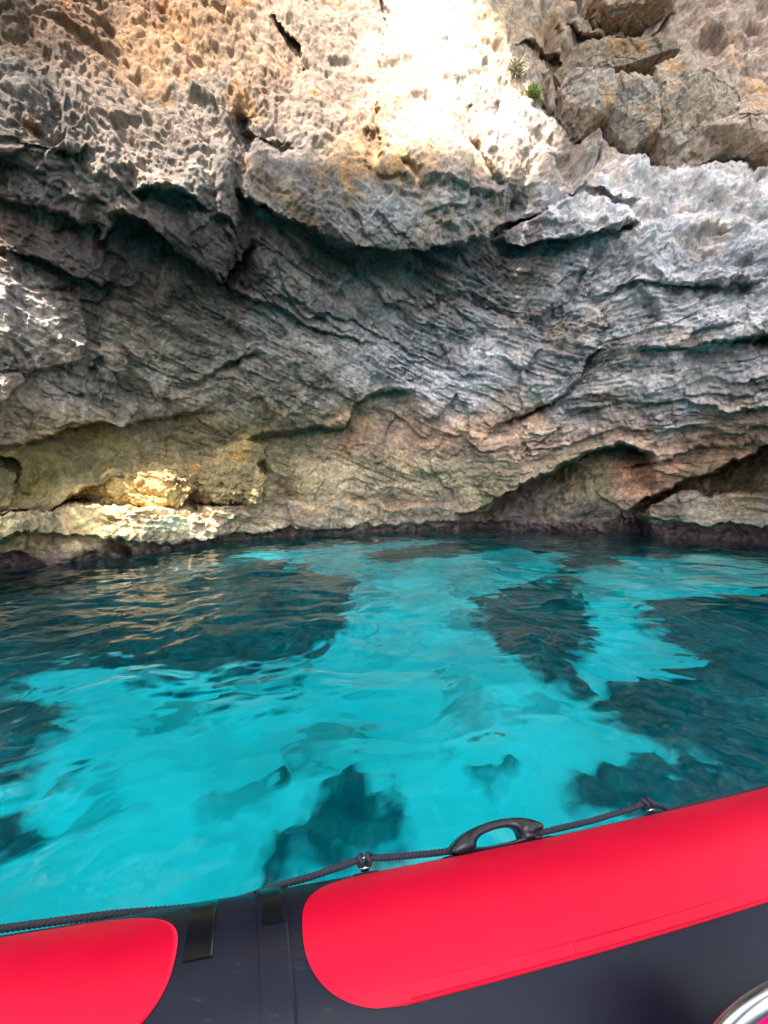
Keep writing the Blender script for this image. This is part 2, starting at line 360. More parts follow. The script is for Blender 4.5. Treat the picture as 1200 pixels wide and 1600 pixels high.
def bulge(cx, cy, rx, ry, A, rot=0.0):
    global D
    c, s = math.cos(R_(rot)), math.sin(R_(rot)); x = WX - cx; y = WY - cy
    r2 = ((x * c + y * s) / rx) ** 2 + ((-x * s + y * c) / ry) ** 2
    D = D - A * np.sqrt(np.clip(1 - r2, 0, 1))

# the big central brow and its shaded underface
lip([(372, 292), (430, 328), (480, 350), (560, 383), (640, 386), (700, 377), (760, 364), (800, 347), (835, 330)], .58, 80, .18, 50, 6)
lip([(375, 185), (450, 212), (560, 238), (600, 262), (640, 276), (690, 272), (740, 292), (800, 296), (835, 285)], .22, 160, .0, 25, 16)
groove([(378, 180), (385, 230), (372, 290), (385, 340), (360, 430)], .45, 14)
t_ = 597 + 6 * np.sin(GY / 40) - WX   # the sunlit panel stands proud of the rougher face on its left
D = D + .75 * sstep(0, 7, t_) * np.exp(-np.maximum(t_, 0) / 120) * (1 - sstep(215, 255, WY)) * sstep(-150, -60, WY)
groove([(855, 60), (842, 130), (858, 190), (830, 260), (800, 320)], .35, 16)
groove([(745, 210), (765, 255), (778, 290)], .3, 7)
groove([(640, 262), (650, 275)], .3, 8); groove([(575, 225), (590, 250)], .35, 9)
groove([(730, 170), (738, 205)], .18, 4); groove([(776, 168), (782, 220)], .18, 4)
lip([(430, 20), (450, 48), (468, 60), (478, 100)], .5, 40, .1, 20, 4)
# the left overhanging masses
lip([(182, 332), (235, 345), (290, 395), (330, 422), (352, 436), (372, 400), (392, 372)], .62, 100, .12, 40, 6)
lip([(-60, 300), (0, 302), (60, 318), (110, 334), (150, 345), (160, 375), (186, 330)], .34, 60, .08, 30, 5)
lip([(30, 398), (60, 405), (100, 415), (150, 442), (166, 430)], .42, 70, .1, 25, 4)
lip([(340, 418), (360, 447), (420, 470), (480, 500), (560, 532)], .22, 40, .12, 10, 3)
lip([(420, 455), (520, 490), (640, 545), (740, 585)], .16, 30, .05, 12, 3)
lip([(-60, 232), (0, 236), (60, 230), (120, 242), (130, 235)], .16, 35, .08, 25, 5)
lip([(210, 300), (250, 292), (300, 300), (330, 320)], .25, 30, .2, 25, 4)
# lower left hollow with its olive roof
lip([(-60, 690), (0, 696), (55, 686), (110, 668), (150, 655), (205, 660), (255, 645), (330, 640)], .35, 60, .12, 30, 5)
lip([(-40, 806), (25, 801), (62, 797), (112, 786), (150, 757), (200, 740), (260, 733), (300, 738), (350, 722), (405, 700)], 1.3, 60, .2, 50, 5)
lip([(-60, 715), (0, 718), (25, 722), (38, 760)], .5, 40, .1, 20, 4)
# the hollow right of the boulders
lip([(372, 700), (388, 684), (412, 672), (470, 671), (535, 668), (552, 640), (575, 615), (640, 606)], 1.0, 42, .1, 40, 5)
lip([(290, 600), (330, 582), (380, 556), (400, 548)], .3, 25, .1, 15, 4)
# ledge along the water
forward([(-420, 806), (0, 803), (100, 797), (200, 793), (300, 789), (338, 791), (350, 786), (420, 783), (600, 786), (720, 794), (830, 805)], .15)
sill([(-80, 806), (0, 803), (100, 797), (200, 793), (300, 789), (338, 791), (350, 786), (420, 783), (460, 784)], 1.0, 40, 5)
sill([(420, 783), (600, 786), (720, 794), (800, 802)], .35, 18, 5)
groove([(318, 792), (328, 805)], .6, 8)
lip([(-60, 838), (60, 834), (150, 838), (230, 846), (330, 842), (440, 828), (600, 818), (800, 812)], .4, 60, .12, 25, 4)
groove([(168, 850), (182, 856), (190, 862)], .5, 6)
# the slanting fault right of the centre
lip([(764, 674), (800, 655), (850, 633), (880, 612), (905, 586), (935, 545)], .8, 14, .15, 25, 3)
groove([(790, 662), (840, 640)], .5, 7)
# hollows at lower right
lip([(728, 800), (760, 792), (800, 760), (850, 745), (882, 727), (930, 702), (968, 691), (990, 698), (1012, 702)], 2.0, 75, .3, 30, 4)
lip([(985, 800), (1010, 776), (1050, 762), (1082, 746), (1110, 737), (1150, 713), (1200, 690), (1270, 668), (1400, 640)], 2.2, 70, .3, 35, 4)
lip([(985, 735), (1010, 722), (1050, 715), (1100, 700), (1150, 690), (1180, 684)], .3, 16, .2, 25, 3)
forward([(1003, 796), (1030, 780), (1060, 769), (1120, 766), (1200, 771), (1320, 776), (1500, 790)], .1)
sill([(1003, 796), (1030, 780), (1060, 769), (1120, 766), (1200, 771), (1320, 776)], .8, 45, 5)
lip([(960, 812), (1010, 806), (1060, 808), (1100, 815), (1200, 822), (1320, 830)], .35, 40, .1, 20, 4)
bulge(935, 792, 85, 48, .5, -14)
lip([(738, 797), (800, 762), (850, 746), (895, 724)], 1.1, 22, .1, 20, 4)
# the broken shelf at upper right with blocks behind it
sill([(850, 172), (870, 190), (905, 217), (945, 236), (985, 246), (1040, 264), (1100, 258), (1200, 262), (1400, 262)], 2.3, 130, 9)
lip([(782, 372), (800, 381), (850, 374), (900, 370), (960, 352), (990, 338)], .7, 55, .1, 25, 4)
sill([(782, 371), (815, 350), (845, 334), (880, 312), (905, 296), (925, 262)], .8, 120, 4)
lip([(900, 290), (935, 285), (965, 296), (985, 300), (1010, 290)], .3, 25, .1, 20, 4)
lip([(820, 68), (860, 80), (905, 95), (960, 105), (1000, 118)], .4, 30, .15, 25, 4)
lip([(900, 45), (950, 52), (1010, 50), (1035, 40)], .4, 25, .25, 30, 4)
lip([(1000, 545), (1060, 540), (1130, 528), (1200, 520), (1300, 515)], .35, 35, .2, 25, 4)
lip([(880, 640), (960, 625), (1060, 628), (1140, 640), (1230, 632)], .22, 25, .12, 20, 4)
lip([(830, 720), (900, 690), (960, 672), (1060, 668), (1150, 672), (1230, 660)], .22, 18, .12, 20, 3)
lip([(930, 455), (1000, 440), (1080, 450), (1180, 440)], .3, 35, .15, 25, 4)
groove([(850, 520), (872, 488), (905, 455), (930, 400)], .35, 12)

P = at(GX, GY, D)
# smooth normal of the base wall, for pushing detail in and out
Db = tps_eval(BFIT, GX[::6, ::6], GY[::6, ::6])
Pb = at(GX[::6, ::6], GY[::6, ::6], Db)
nb = np.cross(np.gradient(Pb, axis=1), np.gradient(Pb, axis=0)); nb /= np.linalg.norm(nb, axis=-1, keepdims=True)
def up(a):
    r = np.empty((NR, NC)); yi = np.clip(np.arange(NR) / 6.0, 0, a.shape[0] - 1.001); xi = np.clip(np.arange(NC) / 6.0, 0, a.shape[1] - 1.001)
    y0 = yi.astype(int); x0 = xi.astype(int); fy = (yi - y0)[:, None]; fx = (xi - x0)[None]
    g = lambda dy, dx: a[np.ix_(y0 + dy, x0 + dx)]
    return g(0, 0) * (1 - fy) * (1 - fx) + g(1, 0) * fy * (1 - fx) + g(0, 1) * (1 - fy) * fx + g(1, 1) * fy * fx
NB = np.stack([up(nb[..., k]) for k in range(3)], -1)
NB /= np.linalg.norm(NB, axis=-1, keepdims=True)
if NB[NR // 2, NC // 2, 1] > 0: NB = -NB

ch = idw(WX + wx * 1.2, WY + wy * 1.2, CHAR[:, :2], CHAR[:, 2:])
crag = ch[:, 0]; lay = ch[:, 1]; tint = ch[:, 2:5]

p3 = P.reshape(-1, 3)
warp = np.stack([fbm(p3 / 1.6, 3, .5, 21), fbm(p3 / 1.6 + 9, 3, .5, 24), fbm(p3 / 1.6 + 19, 3, .5, 27)], -1)
q = p3 + 0.25 * warp
# bedding: dips down to the right on the left half, nearly level on the right
px_ = GX.ravel()
fault = np.interp(GY.ravel(), [-100, 200, 300, 400, 545, 612, 672, 760], [900, 900, 960, 965, 935, 880, 765, 690]) + 12 * fbm(p3 / .8, 2, .5, 35)
rt = sstep(-7, 7, px_ - fault)
dip = 0.40 * (1 - rt) - 0.06 * rt
hx = (px_ - 600) / 600
s_ = q[:, 2] + dip * hx * D.ravel()
al = q[:, 0] - dip * q[:, 2]
qs = p3 + 0.05 * warp
ss = qs[:, 2] + dip * hx * D.ravel(); als = qs[:, 0] - dip * qs[:, 2]
S = np.stack([als * 0.20, qs[:, 1] * 0.20, ss], -1)
S2 = np.stack([als * 0.22, qs[:, 1] * 0.22, ss], -1)
def saw(t):
    f_ = t - np.floor(t); return np.where(f_ < .88, f_ / .88, (1 - f_) / .12) - .5
gate = sstep(-.2, .4, fbm(S / np.array([1.6, 1.6, .8]), 2, .5, 39))
stair = .11 * gate * saw(ss / .42 + .2 * fbm(S / 1.2, 2, .5, 37)) + .045 * saw(ss / .13 + .2 * fbm(S / .6, 2, .5, 38))
layer = (0.06 * fbm(S / 0.55, 2, .5, 41) + 0.16 * facets(S / 0.50, 43) + 0.080 * facets(S / 0.19, 44) + 0.045 * ridged(S2 / 0.17, 2, .6, 45)
         + 0.028 * fbm(S / 0.06, 2, .6, 49) + stair + 0.05 * facets(q / .30, 48) + 0.03 * ridged(p3 / .22, 2, .6, 47))
layer = layer * (.45 + .85 * sstep(-.35, .35, fbm(p3 / np.array([2.2, 2.2, 1.1]), 3, .5, 36)))
f1, f2, wid = worley(q / 0.42, 3)
g1, g2, gid = worley(q / 0.17, 5)
big = 0.34 * fbm(p3 / 2.6, 3, .5, 61) + 0.30 * facets((p3 + .25 * warp) / 1.5, 62, .6)
knob = (0.10 * ridged(q / 1.15, 2, .5, 65) + 0.15 * (0.5 - f1) + 0.09 * (0.5 - g1) + 0.20 * facets(q / 0.55, 66, .45) + 0.07 * facets(q / .21, 67, .35)
        + 0.035 * ridged(q / 0.33, 2, .55, 69) + 0.032 * fbm(p3 / 0.11, 2, .6, 73))
upper = (sstep(430, 250, GY) * sstep(820, 900, GX)).ravel()
block = upper * 0.55 * facets(q * np.array([.9, .9, 1.0]) / 1.3, 8)
# thin faces where the wall steps in or out keep little of the fine relief
gyD, gxD = np.gradient(D, gy, gx); calm = (1 / (1 + (np.hypot(gxD, gyD) / .055) ** 2)).ravel(); calm = .25 + .75 * calm
disp = big * (0.25 + 0.6 * np.clip(crag + lay, 0, 1.4)) * (.4 + .6 * calm) + calm * (crag * knob + lay * layer + block + 0.014 * fbm(p3 / 0.06, 2, .6, 77))
d2_ = disp.reshape(NR, NC)      # weathered steps, not knife edges, on the upper wall
for _ in range(3):
    e_ = np.pad(d2_, 1, 'edge'); e_ = (e_[:-2] + 2 * e_[1:-1] + e_[2:]) / 4; e_ = (e_[:, :-2] + 2 * e_[:, 1:-1] + e_[:, 2:]) / 4
    d2_ = d2_ + (e_ - d2_) * (sstep(400, 300, GY) * .62 + .10)
disp = d2_.ravel() + (.35 + .65 * crag) * calm * (sstep(450, 300, GY.ravel()) * .8 + .25) * (.060 * ridged(q / .52, 3, .6, 141) + .045 * fbm(p3 / .17, 3, .65, 145)
       - .07 * sstep(.30, .05, worley(q / .34, 147)[0]))      # pits and grain
below = sstep(0.1, -0.4, p3[:, 2])
V = p3 + NB.reshape(-1, 3) * (disp * (1 - 0.5 * below))[:, None]

# marks of the stone itself: bedding bands, ochre stains and grey crust
band = fbm(np.stack([al * 0.10, q[:, 1] * 0.10, s_], -1) / 0.28, 3, .6, 81)
blot = fbm(p3 / 0.9, 4, .55, 85); och = fbm(p3 / 1.4 + 50, 4, .55, 89)
k = 1 + 0.60 * band * np.clip(lay + .2, 0, 1) + 0.30 * blot + 0.30 * fbm(q / 0.16, 2, .6, 93)
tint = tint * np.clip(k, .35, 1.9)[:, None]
om = (sstep(0.25, 0.6, och) * (.30 + .6 * sstep(330, 150, GY.ravel()) * sstep(700, 400, px_)))[:, None]
tint = tint * (1 - om) + om * tint * np.array([1.35, 0.98, 0.60])
# rust and ochre runs down the brow
run = .85 * sstep(.0, .55, fbm(np.stack([(p3[:, 0] + .25 * p3[:, 2]) / .5, p3[:, 1] / .8, p3[:, 2] / 1.5], -1) + .5 * warp, 4, .6, 97)) * (np.exp(-((px_ - 590) / 130) ** 2) * sstep(225, 260, GY.ravel()) * (1 - sstep(350, 380, GY.ravel())))
tint = tint * (1 - run[:, None]) + run[:, None] * np.array([.34, .22, .08])
# the tide band: purple brown growth just over the water
tide = V[:, 2] - .19 - .26 * sstep(700, 1000, px_) - .16 * fbm(p3 / .5, 3, .6, 151)
tb = sstep(.10, -.06, tide)[:, None] * np.clip(.85 + .4 * fbm(p3 / .15, 2, .6, 153), .4, 1)[:, None]
tint = tint * (1 - tb) + tb * np.array([.085, .055, .068]) * np.clip(1 + .7 * fbm(p3 / .2, 3, .6, 155), .4, 2.2)[:, None]
tint = np.clip(tint * np.array([1.10, 1.0, .95]) * .98, .012, .80)
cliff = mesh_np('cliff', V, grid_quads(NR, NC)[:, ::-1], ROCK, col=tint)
tag(cliff, 'overhanging layered limestone cliff rising from the turquoise water', 'cliff', kind='structure')

def wall(px, py, out=0.0):
    """Point on the finished cliff seen at (px, py), moved out metres toward the open."""
    i = int(np.argmin(np.abs(gy - py))); j = int(np.argmin(np.abs(gx - px)))
    p = V.reshape(NR, NC, 3)[i, j]
    d = p - np.array([0, 0, EYE]); return p - out * d / np.linalg.norm(d)

# ------------------------------------------------------------------ added unseen arch of rock over and behind the boat, shaped to shade the cove
def rock_prism(name, poly, z0, z1, shift, label, seed, amp=.42):
    p = np.array(poly, float); out = []
    for a, b in zip(p, np.roll(p, -1, 0)):
        n = max(1, int(np.linalg.norm(b - a) / .45)); out += [a + (b - a) * k / n for k in range(n)]
    out = np.array(out); q3 = np.concatenate([out, np.zeros((len(out), 1))], 1)
    out = out + np.stack([fbm(q3 / 1.6, 4, .6, seed), fbm(q3 / 1.6 + 33, 4, .6, seed + 5)], -1) * amp
    nb_ = len(out); gxy = np.stack(np.meshgrid(np.arange(out[:, 0].min(), out[:, 0].max(), 1.5), np.arange(out[:, 1].min(), out[:, 1].max(), 1.5)), -1).reshape(-1, 2)
    far_ = np.min(np.linalg.norm(gxy[:, None] - out[None], axis=-1), 1) > .8
    allp = np.concatenate([out, gxy[far_]])
    vs_, _, fs_, *_r = delaunay_2d_cdt([Vector(p_) for p_ in allp.tolist()], [], [list(range(nb_))], 1, 1e-4)
    bm = bmesh.new(); vs = [bm.verts.new((v.x, v.y, z0)) for v in vs_]
    for f_ in fs_: bm.faces.new([vs[i] for i in f_])
    bound = {v for e in bm.edges if e.is_boundary for v in e.verts}
    zz = fbm(np.array([[v.co.x, v.co.y, 0] for v in bm.verts]) / 4, 3, .5, seed + 9) * 1.2
    for v, dz in zip(bm.verts, zz):
        if v not in bound: v.co.z += float(dz)
    for v in [v for v in bm.verts if not v.link_faces]: bm.verts.remove(v)
    r = bmesh.ops.extrude_face_region(bm, geom=bm.faces[:])
    for v in (g for g in r['geom'] if isinstance(g, bmesh.types.BMVert)):
        v.co.x += shift[0] * (z1 - z0); v.co.y += shift[1] * (z1 - z0); v.co.z += z1 - z0
    o = bm_obj(name, bm, ROCK, smooth=False); me = o.data
    a = me.color_attributes.new('tint', 'FLOAT_COLOR', 'POINT'); n = len(me.vertices)
    a.data.foreach_set('color', np.tile(np.array([.38, .33, .27, 1], np.float32), n))
    return tag(o, label, 'cliff', kind='structure')
SH = (SUN[0] / SUN[2], SUN[1] / SUN[2])
ZA = 50.0
# its rim toward the cliff: cut so sun falls on the upper wall and, through the western notch, the ledge
RIM = [(-15, 0), (-17, -9), (-17.3, -14), (-17.8, -17.7), (-19.2, -19.0), (-20.2, -19.3), (-21.3, -20.2), (-21.5, -21.3), (-20.3, -21.9), (-20.0, -22.4), (-20.2, -23.6), (-18.9, -22.6), (-18.05, -20.9), (-17.9, -19.6),
       (-16.4, -19.6), (-15.7, -19.0), (-15.1, -18.0), (-14.5, -16.0), (-13.5, -15.6), (-12.1, -15.3), (-11.2, -15.4), (-9.8, -15.5), (-9.0, -15.3), (-7.9, -14.8), (-6.4, -13.2), (-5.15, -11.5), (-5.9, -10.3), (-6.3, -7.3), (-6.3, -4.4), (-6, 2)]
outer = [(6, 3), (5, -12), (-2, -20), (-7, -31), (-30, -35), (-36, -34), (-34, -12), (-26, 4)]
rock_prism('shade_arch', RIM + outer, ZA, ZA + 5, SH, 'unseen limestone arch added behind and above the boat to shade the cove', 601, .13)
rock_prism('shade_arch_foot', [(-45, -36), (-35, -35), (-33, -26), (-34, -14), (-45, -12)], -9, ZA - .7, (0, 0), 'unseen limestone foot added to carry the shade arch on the left', 631)  # added out of view to support the shade arch

# ------------------------------------------------------------------ loose rocks and blocks
def ico(sub):
    bm = bmesh.new(); bmesh.ops.create_icosphere(bm, subdivisions=sub, radius=1.0)
    v = np.array([x.co[:] for x in bm.verts]); f = np.array([[x.index for x in g.verts] for g in bm.faces]); bm.free()
    return v, f

ICO = ico(7)
def rock(px, py, depth, wpx, hpx, thick, roll, seed, col, label, cat='rock', name='boulder', power=5.0, cuts=7, rough=1.0, group=None, yaw=0.0, lay=0.0, sub=None):
    v, f = ICO; rng = np.random.default_rng(seed)
    c = at(px, py, depth); a = wpx * depth / FOC / 2; b = hpx * depth / FOC / 2; t = thick / 2
    sz = np.array([a, t, b])
    n = v
    r = (np.abs(n) ** power).sum(1) ** (-1 / power)
    for k in range(cuts):
        m = rng.normal(size=3); m /= np.linalg.norm(m); dd = (n @ m); lim = rng.uniform(.78, 1.0)
        r = np.where(dd > 1e-3, np.minimum(r, lim / np.maximum(dd, 1e-3)), r)
    L = n * r[:, None] * sz
    pn = L + seed * 13.7
    nn = n / sz; nn /= np.linalg.norm(nn, axis=1)[:, None]
    amp = rough * min(a, b, 1.0)
    F1, F2, _ = worley(pn / .25, seed)
    h = amp * (0.16 * facets(pn / .45, seed + 2) + 0.07 * facets(pn / .17, seed + 4) + 0.12 * fbm(pn / 0.8, 3, .55, seed) + 0.07 * ridged(pn / 0.35, 3, .55, seed + 5) + .05 * (.5 - F1) + 0.02 * fbm(pn / .09, 2, .6, seed + 9))
    if lay: h = h + lay * (0.10 * fbm(np.stack([pn[:, 0] * .2, pn[:, 1] * .2, pn[:, 2]], -1) / .3, 3, .6, seed + 3))
    L = L + nn * h[:, None]
    Mx = Matrix.Rotation(R_(-roll), 3, 'Y') @ Matrix.Rotation(R_(yaw), 3, 'Z')
    L = L @ np.array(Mx).T
    kk = 1 + .35 * fbm(pn / .5, 4, .6, seed + 31) + .25 * fbm(pn / .12, 2, .6, seed + 37)
    oc = sstep(.15, .6, fbm(pn / .9 + 7, 3, .5, seed + 41))[:, None]
    cc = np.array(col)[None] * np.clip(kk, .4, 1.8)[:, None] * (1 - oc + oc * np.array([1.25, .98, .7]))
    o = mesh_np(name, L, f, ROCK, col=np.clip(cc * np.array([1.10, 1.0, .92]), .012, .8)); o.location = c
    return tag(o, label, cat, group)

BL = 'blocks wedged behind the broken shelf'
rock(905, 170, 12.6, 70, 88, 1.8, 28, 11, (.36, .33, .30), 'grey block leaning against the shelf, next to the green cushion plant', group=BL, power=9, rough=.55, cuts=9)
rock(982, 195, 12.7, 94, 92, 2.0, 24, 12, (.38, .35, .32), 'square grey block split from its neighbours by two dark vertical cracks', group=BL, power=9, rough=.55, cuts=9)
rock(1066, 192, 12.4, 100, 152, 2.2, 22, 13, (.41, .36, .31), 'tallest tan block with a triangular scar on its face', group=BL, power=9, rough=.55, cuts=9)
rock(1130, 190, 12.4, 66, 165, 1.6, 42, 14, (.44, .37, .32), 'long tan slab leaning right beside the tallest block', group=BL, power=9, rough=.55, cuts=9)
rock(1168, 222, 12.0, 150, 72, 1.8, -28, 15, (.44, .37, .31), 'low pinkish slab lying on the shelf below the leaning slab', group=BL, power=9, rough=.55, cuts=9)
rock(948, 122, 13.5, 165, 60, 1.8, 14, 16, (.27, .23, .18), 'flat dark block lying across the top of the grey blocks', group=BL, power=9, rough=.55, cuts=9)
rock(978, 24, 14.4, 120, 58, 1.8, 8, 17, (.34, .26, .19), 'rounded brown block at the very top of the cliff', power=3.5)
rock(1035, 205, 12.3, 26, 100, 1.0, 24, 18, (.36, .33, .30), 'thin grey wedge standing in the crack between two blocks', group=BL, power=9, rough=.55, cuts=9)

rock(198, 766, 10.7, 172, 52, 1.1, -9, 21, (.46, .37, .17), 'yellow sunlit boulder lying on the ledge in the left hollow', power=3.4, cuts=9, lay=.8, rough=1.7)
rock(262, 758, 10.9, 78, 66, 1.0, -6, 24, (.44, .36, .19), 'short yellow boulder with a sunlit top, between two larger boulders', power=3.4, cuts=9, lay=.8, rough=1.7)
rock(350, 752, 11.9, 126, 64, 1.3, -8, 22, (.36, .31, .17), 'olive brown boulder jammed under the roof of the left hollow', power=3.6, cuts=9, lay=.8, rough=1.6)
rock(372, 714, 12.3, 78, 40, 1.0, 12, 25, (.33, .28, .15), 'small olive rock wedged above the brown boulder, under the roof', power=3.0, cuts=6)

# ------------------------------------------------------------------ plants on the cliff
def leaf_mat(name, col):
    m, nt, b = new_mat(name)
    g = N(nt, 'ShaderNodeNewGeometry'); n = N(nt, 'ShaderNodeTexNoise', Scale=14.0, Detail=2.0); nt.links.new(g.outputs['Position'], n.inputs['Vector'])
    r = ramp(nt, n.outputs[0], [(.3, tuple(c * .6 for c in col)), (.7, tuple(min(1, c * 1.5) for c in col))])
    nt.links.new(r.outputs[0], b.inputs['Base Color']); b.inputs['Roughness'].default_value = .6
    return m
def tuft(name, c, rad, n, length, col, seed, label, cat, droop=.3, stem=True):
    rng = np.random.default_rng(seed); root = empty(name, c.tolist()); tag(root, label, cat)
    Vs, Fs = [], []
    for k in range(n):
        d = rng.normal(size=3) * np.array([1, 1, .6]) + np.array([0, -.5, .8]); d /= np.linalg.norm(d)
        b0 = rng.normal(size=3) * rad * .25; ln = length * rng.uniform(.5, 1.1); s = np.cross(d, rng.normal(size=3)); s /= np.linalg.norm(s); wd = ln * .06
        tip = b0 + d * ln + np.array([0, 0, -droop * ln * rng.uniform(0, 1)]); mid = b0 + d * ln * .55
        i = len(Vs); Vs += [b0 - s * wd * .4, b0 + s * wd * .4, mid + s * wd, mid - s * wd, tip + s * wd * .2, tip - s * wd * .2]
        Fs += [(i, i + 1, i + 2, i + 3), (i + 3, i + 2, i + 4, i + 5)]
    mesh_np('foliage', np.array(Vs), np.array(Fs), leaf_mat(name, col), root, smooth=False)
    if stem:
        bm = bmesh.new(); bmesh.ops.create_cone(bm, cap_ends=True, segments=8, radius1=rad * .18, radius2=rad * .08, depth=rad)
        bm_obj('stem', bm, leaf_mat('woody_stem', (.14, .10, .06)), root)
tuft('cushion_plant', wall(833, 150, .12), .17, 900, .27, (.22, .28, .09), 5, 'small bright green cushion plant growing from the sunlit rock edge', 'plant', .35)
tuft('dry_grass_tuft', wall(806, 112, .08), .18, 260, .36, (.40, .37, .25), 6, 'pale dry grass tuft on the rock above the green cushion plant', 'grass tuft', .6)

# ------------------------------------------------------------------ seabed
ETA = 1 / 1.333
def through(px, py, zb):
    """Where the line of sight through (px, py) meets the depth zb after bending at the water."""
    d = ray(px, py); d = d / np.linalg.norm(d, axis=-1, keepdims=True)
    t = -EYE / d[..., 2]; hit = np.array([0, 0, EYE]) + d * t[..., None]
    h = d[..., :2] * ETA; z = -np.sqrt(1 - (h ** 2).sum(-1)); return hit[..., :2] + h * (zb / z)[..., None]

REEF_AND_REFLECTION = [  # dark weed covered rock and one painted wall reflection, seen through the water (photo outlines)
 [(-60, 905), (60, 893), (150, 884), (340, 872), (480, 880), (552, 912), (540, 965), (500, 1000), (470, 1030), (380, 1052), (275, 1075), (210, 1042), (120, 1046), (30, 1066), (-60, 1062)],
 [(288, 1108), (330, 1088), (452, 1080), (442, 1094), (352, 1114), (300, 1120)],
 [(-60, 1075), (62, 1075), (80, 1110), (100, 1140), (70, 1165), (56, 1200), (22, 1250), (-60, 1262)],
 [(-60, 1255), (45, 1255), (72, 1285), (45, 1335), (-60, 1380)],
 [(92, 1222), (112, 1220), (106, 1245), (94, 1245)],
 [(500, 1262), (545, 1230), (592, 1248), (628, 1300), (615, 1345), (560, 1376), (390, 1420), (420, 1365), (480, 1320)],
 [(735, 938), (800, 912), (900, 900), (935, 958), (925, 1000), (888, 1030), (925, 1085), (895, 1112), (845, 1108), (800, 1060), (762, 1000)],
 [(1002, 945), (1080, 925), (1290, 928), (1290, 1245), (1130, 1240), (1030, 1215), (945, 1160), (915, 1115), (960, 1060), (1090, 1022), (1015, 980)],
 [(880, 1262), (965, 1212), (1100, 1208), (1290, 1180), (1290, 1330), (900, 1330)],
 [(560, 866), (700, 846), (900, 842), (1100, 852), (1300, 868), (1300, 893), (1100, 868), (960, 873), (800, 858), (690, 872), (600, 882)],  # dark reflection of the wall along the waterline, painted on the bed
 [(860, 872), (930, 866), (980, 880), (920, 893), (870, 890)],
 [(430, 1242), (440, 1238), (446, 1255), (436, 1262)],
 [(740, 1232), (800, 1220), (825, 1235), (790, 1250), (750, 1246)],
]
ZB = -3.1
bx = graded(-9, 9.5, .05, -300, 300, 1.09); by = graded(0.6, 17, .05, -400, 22, 1.09)
BX, BY = np.meshgrid(bx, by); bq = np.stack([BX, BY, np.zeros_like(BX)], -1).reshape(-1, 3)
wob = np.stack([fbm(bq / .55, 4, .6, 201), fbm(bq / .55 + 40, 4, .6, 207)], -1) * .12
mask = np.full(len(bq), -9.0)
XY = bq[:, :2] + wob
for poly in REEF_AND_REFLECTION:
    pp = np.array(poly, float); pp = np.concatenate([np.linspace(a, b, 5)[:-1] for a, b in zip(pp, np.roll(pp, -1, 0))])
    wv = through(pp[:, 0], pp[:, 1], ZB)
    lo, hi = wv.min(0) - 1, wv.max(0) + 1
    sel = np.where((XY > lo).all(1) & (XY < hi).all(1))[0]; x = XY[sel]; best = np.full(len(sel), 1e9); ins = np.zeros(len(sel), bool)
    for a, b in zip(wv, np.roll(wv, -1, 0)):
        e = b - a; t = np.clip(((x - a) @ e) / (e @ e + 1e-12), 0, 1); best = np.minimum(best, np.linalg.norm(x - a - t[:, None] * e, axis=1))
        cr = ((a[1] > x[:, 1]) != (b[1] > x[:, 1])) & (x[:, 0] < (b[0] - a[0]) * (x[:, 1] - a[1]) / (b[1] - a[1] + 1e-12) + a[0]); ins ^= cr
    mask[sel] = np.maximum(mask[sel], np.where(ins, best, -best))
reef_and_dark = sstep(-.09, .13, mask + .17 * fbm(bq / .45, 4, .6, 213))
thin = .45 * sstep(.12, .62, fbm(bq / np.array([1.3, 1.1, 1]), 4, .6, 215) + .25 * sstep(6, 13, bq[:, 1]))
reef_and_dark = np.maximum(reef_and_dark, thin)
# unseen bed on either side and under the boat, darkened to cut bounced light
bounce_cut = sstep(-.3, .5, np.maximum(np.abs(bq[:, 0]) - (np.maximum(bq[:, 1], 0) * 1.05 + 1.9), .9 - bq[:, 1]) + .5 * fbm(bq / 1.1, 3, .6, 227))
reef_and_dark = np.maximum(reef_and_dark, bounce_cut)
rough = fbm(bq / .8, 4, .6, 217)
far = sstep(0, -60, bq[:, 1])
bz = ZB - .55 * fbm(bq / 3.0, 2, .5, 221) * (1 - far) - 5 * far + reef_and_dark * (0.16 + .10 * rough + .03 * ridged(bq / .5, 2, .5, 225)) + .02 * fbm(bq / .5, 3, .5, 229)
m, nt, b = new_mat('sand_weed_and_painted_dark'); L = nt.links
at_ = N(nt, 'ShaderNodeAttribute', attribute_name='reef_and_dark'); geo = N(nt, 'ShaderNodeNewGeometry')
ns = N(nt, 'ShaderNodeTexNoise', Scale=1.3, Detail=6.0, Roughness=.65); L.new(geo.outputs['Position'], ns.inputs['Vector'])
nr_ = N(nt, 'ShaderNodeTexNoise', Scale=2.6, Detail=8.0, Roughness=.7); L.new(geo.outputs['Position'], nr_.inputs['Vector'])
sand = ramp(nt, ns.outputs[0], [(.3, (.72, .72, .68)), (.7, (.86, .86, .82))])
weed = ramp(nt, nr_.outputs[0], [(.30, (.006, .070, .078)), (.50, (.012, .125, .130)), (.62, (.04, .20, .19)), (.74, (.18, .32, .28))])  # weed colour with the water's scattered teal veil painted in
L.new(mixc(nt, 'MIX', at_.outputs['Fac'], sand.outputs[0], weed.outputs[0]), b.inputs['Base Color']); b.inputs['Roughness'].default_value = 1.0
b.inputs['Specular IOR Level'].default_value = 0.0
sb = mesh_np('seabed', np.stack([BX.ravel(), BY.ravel(), bz], -1), grid_quads(*BX.shape), m, attrs={'reef_and_dark': reef_and_dark})
tag(sb, 'pale sand seabed with dark weedy rocks under the clear water', 'seabed', kind='structure')

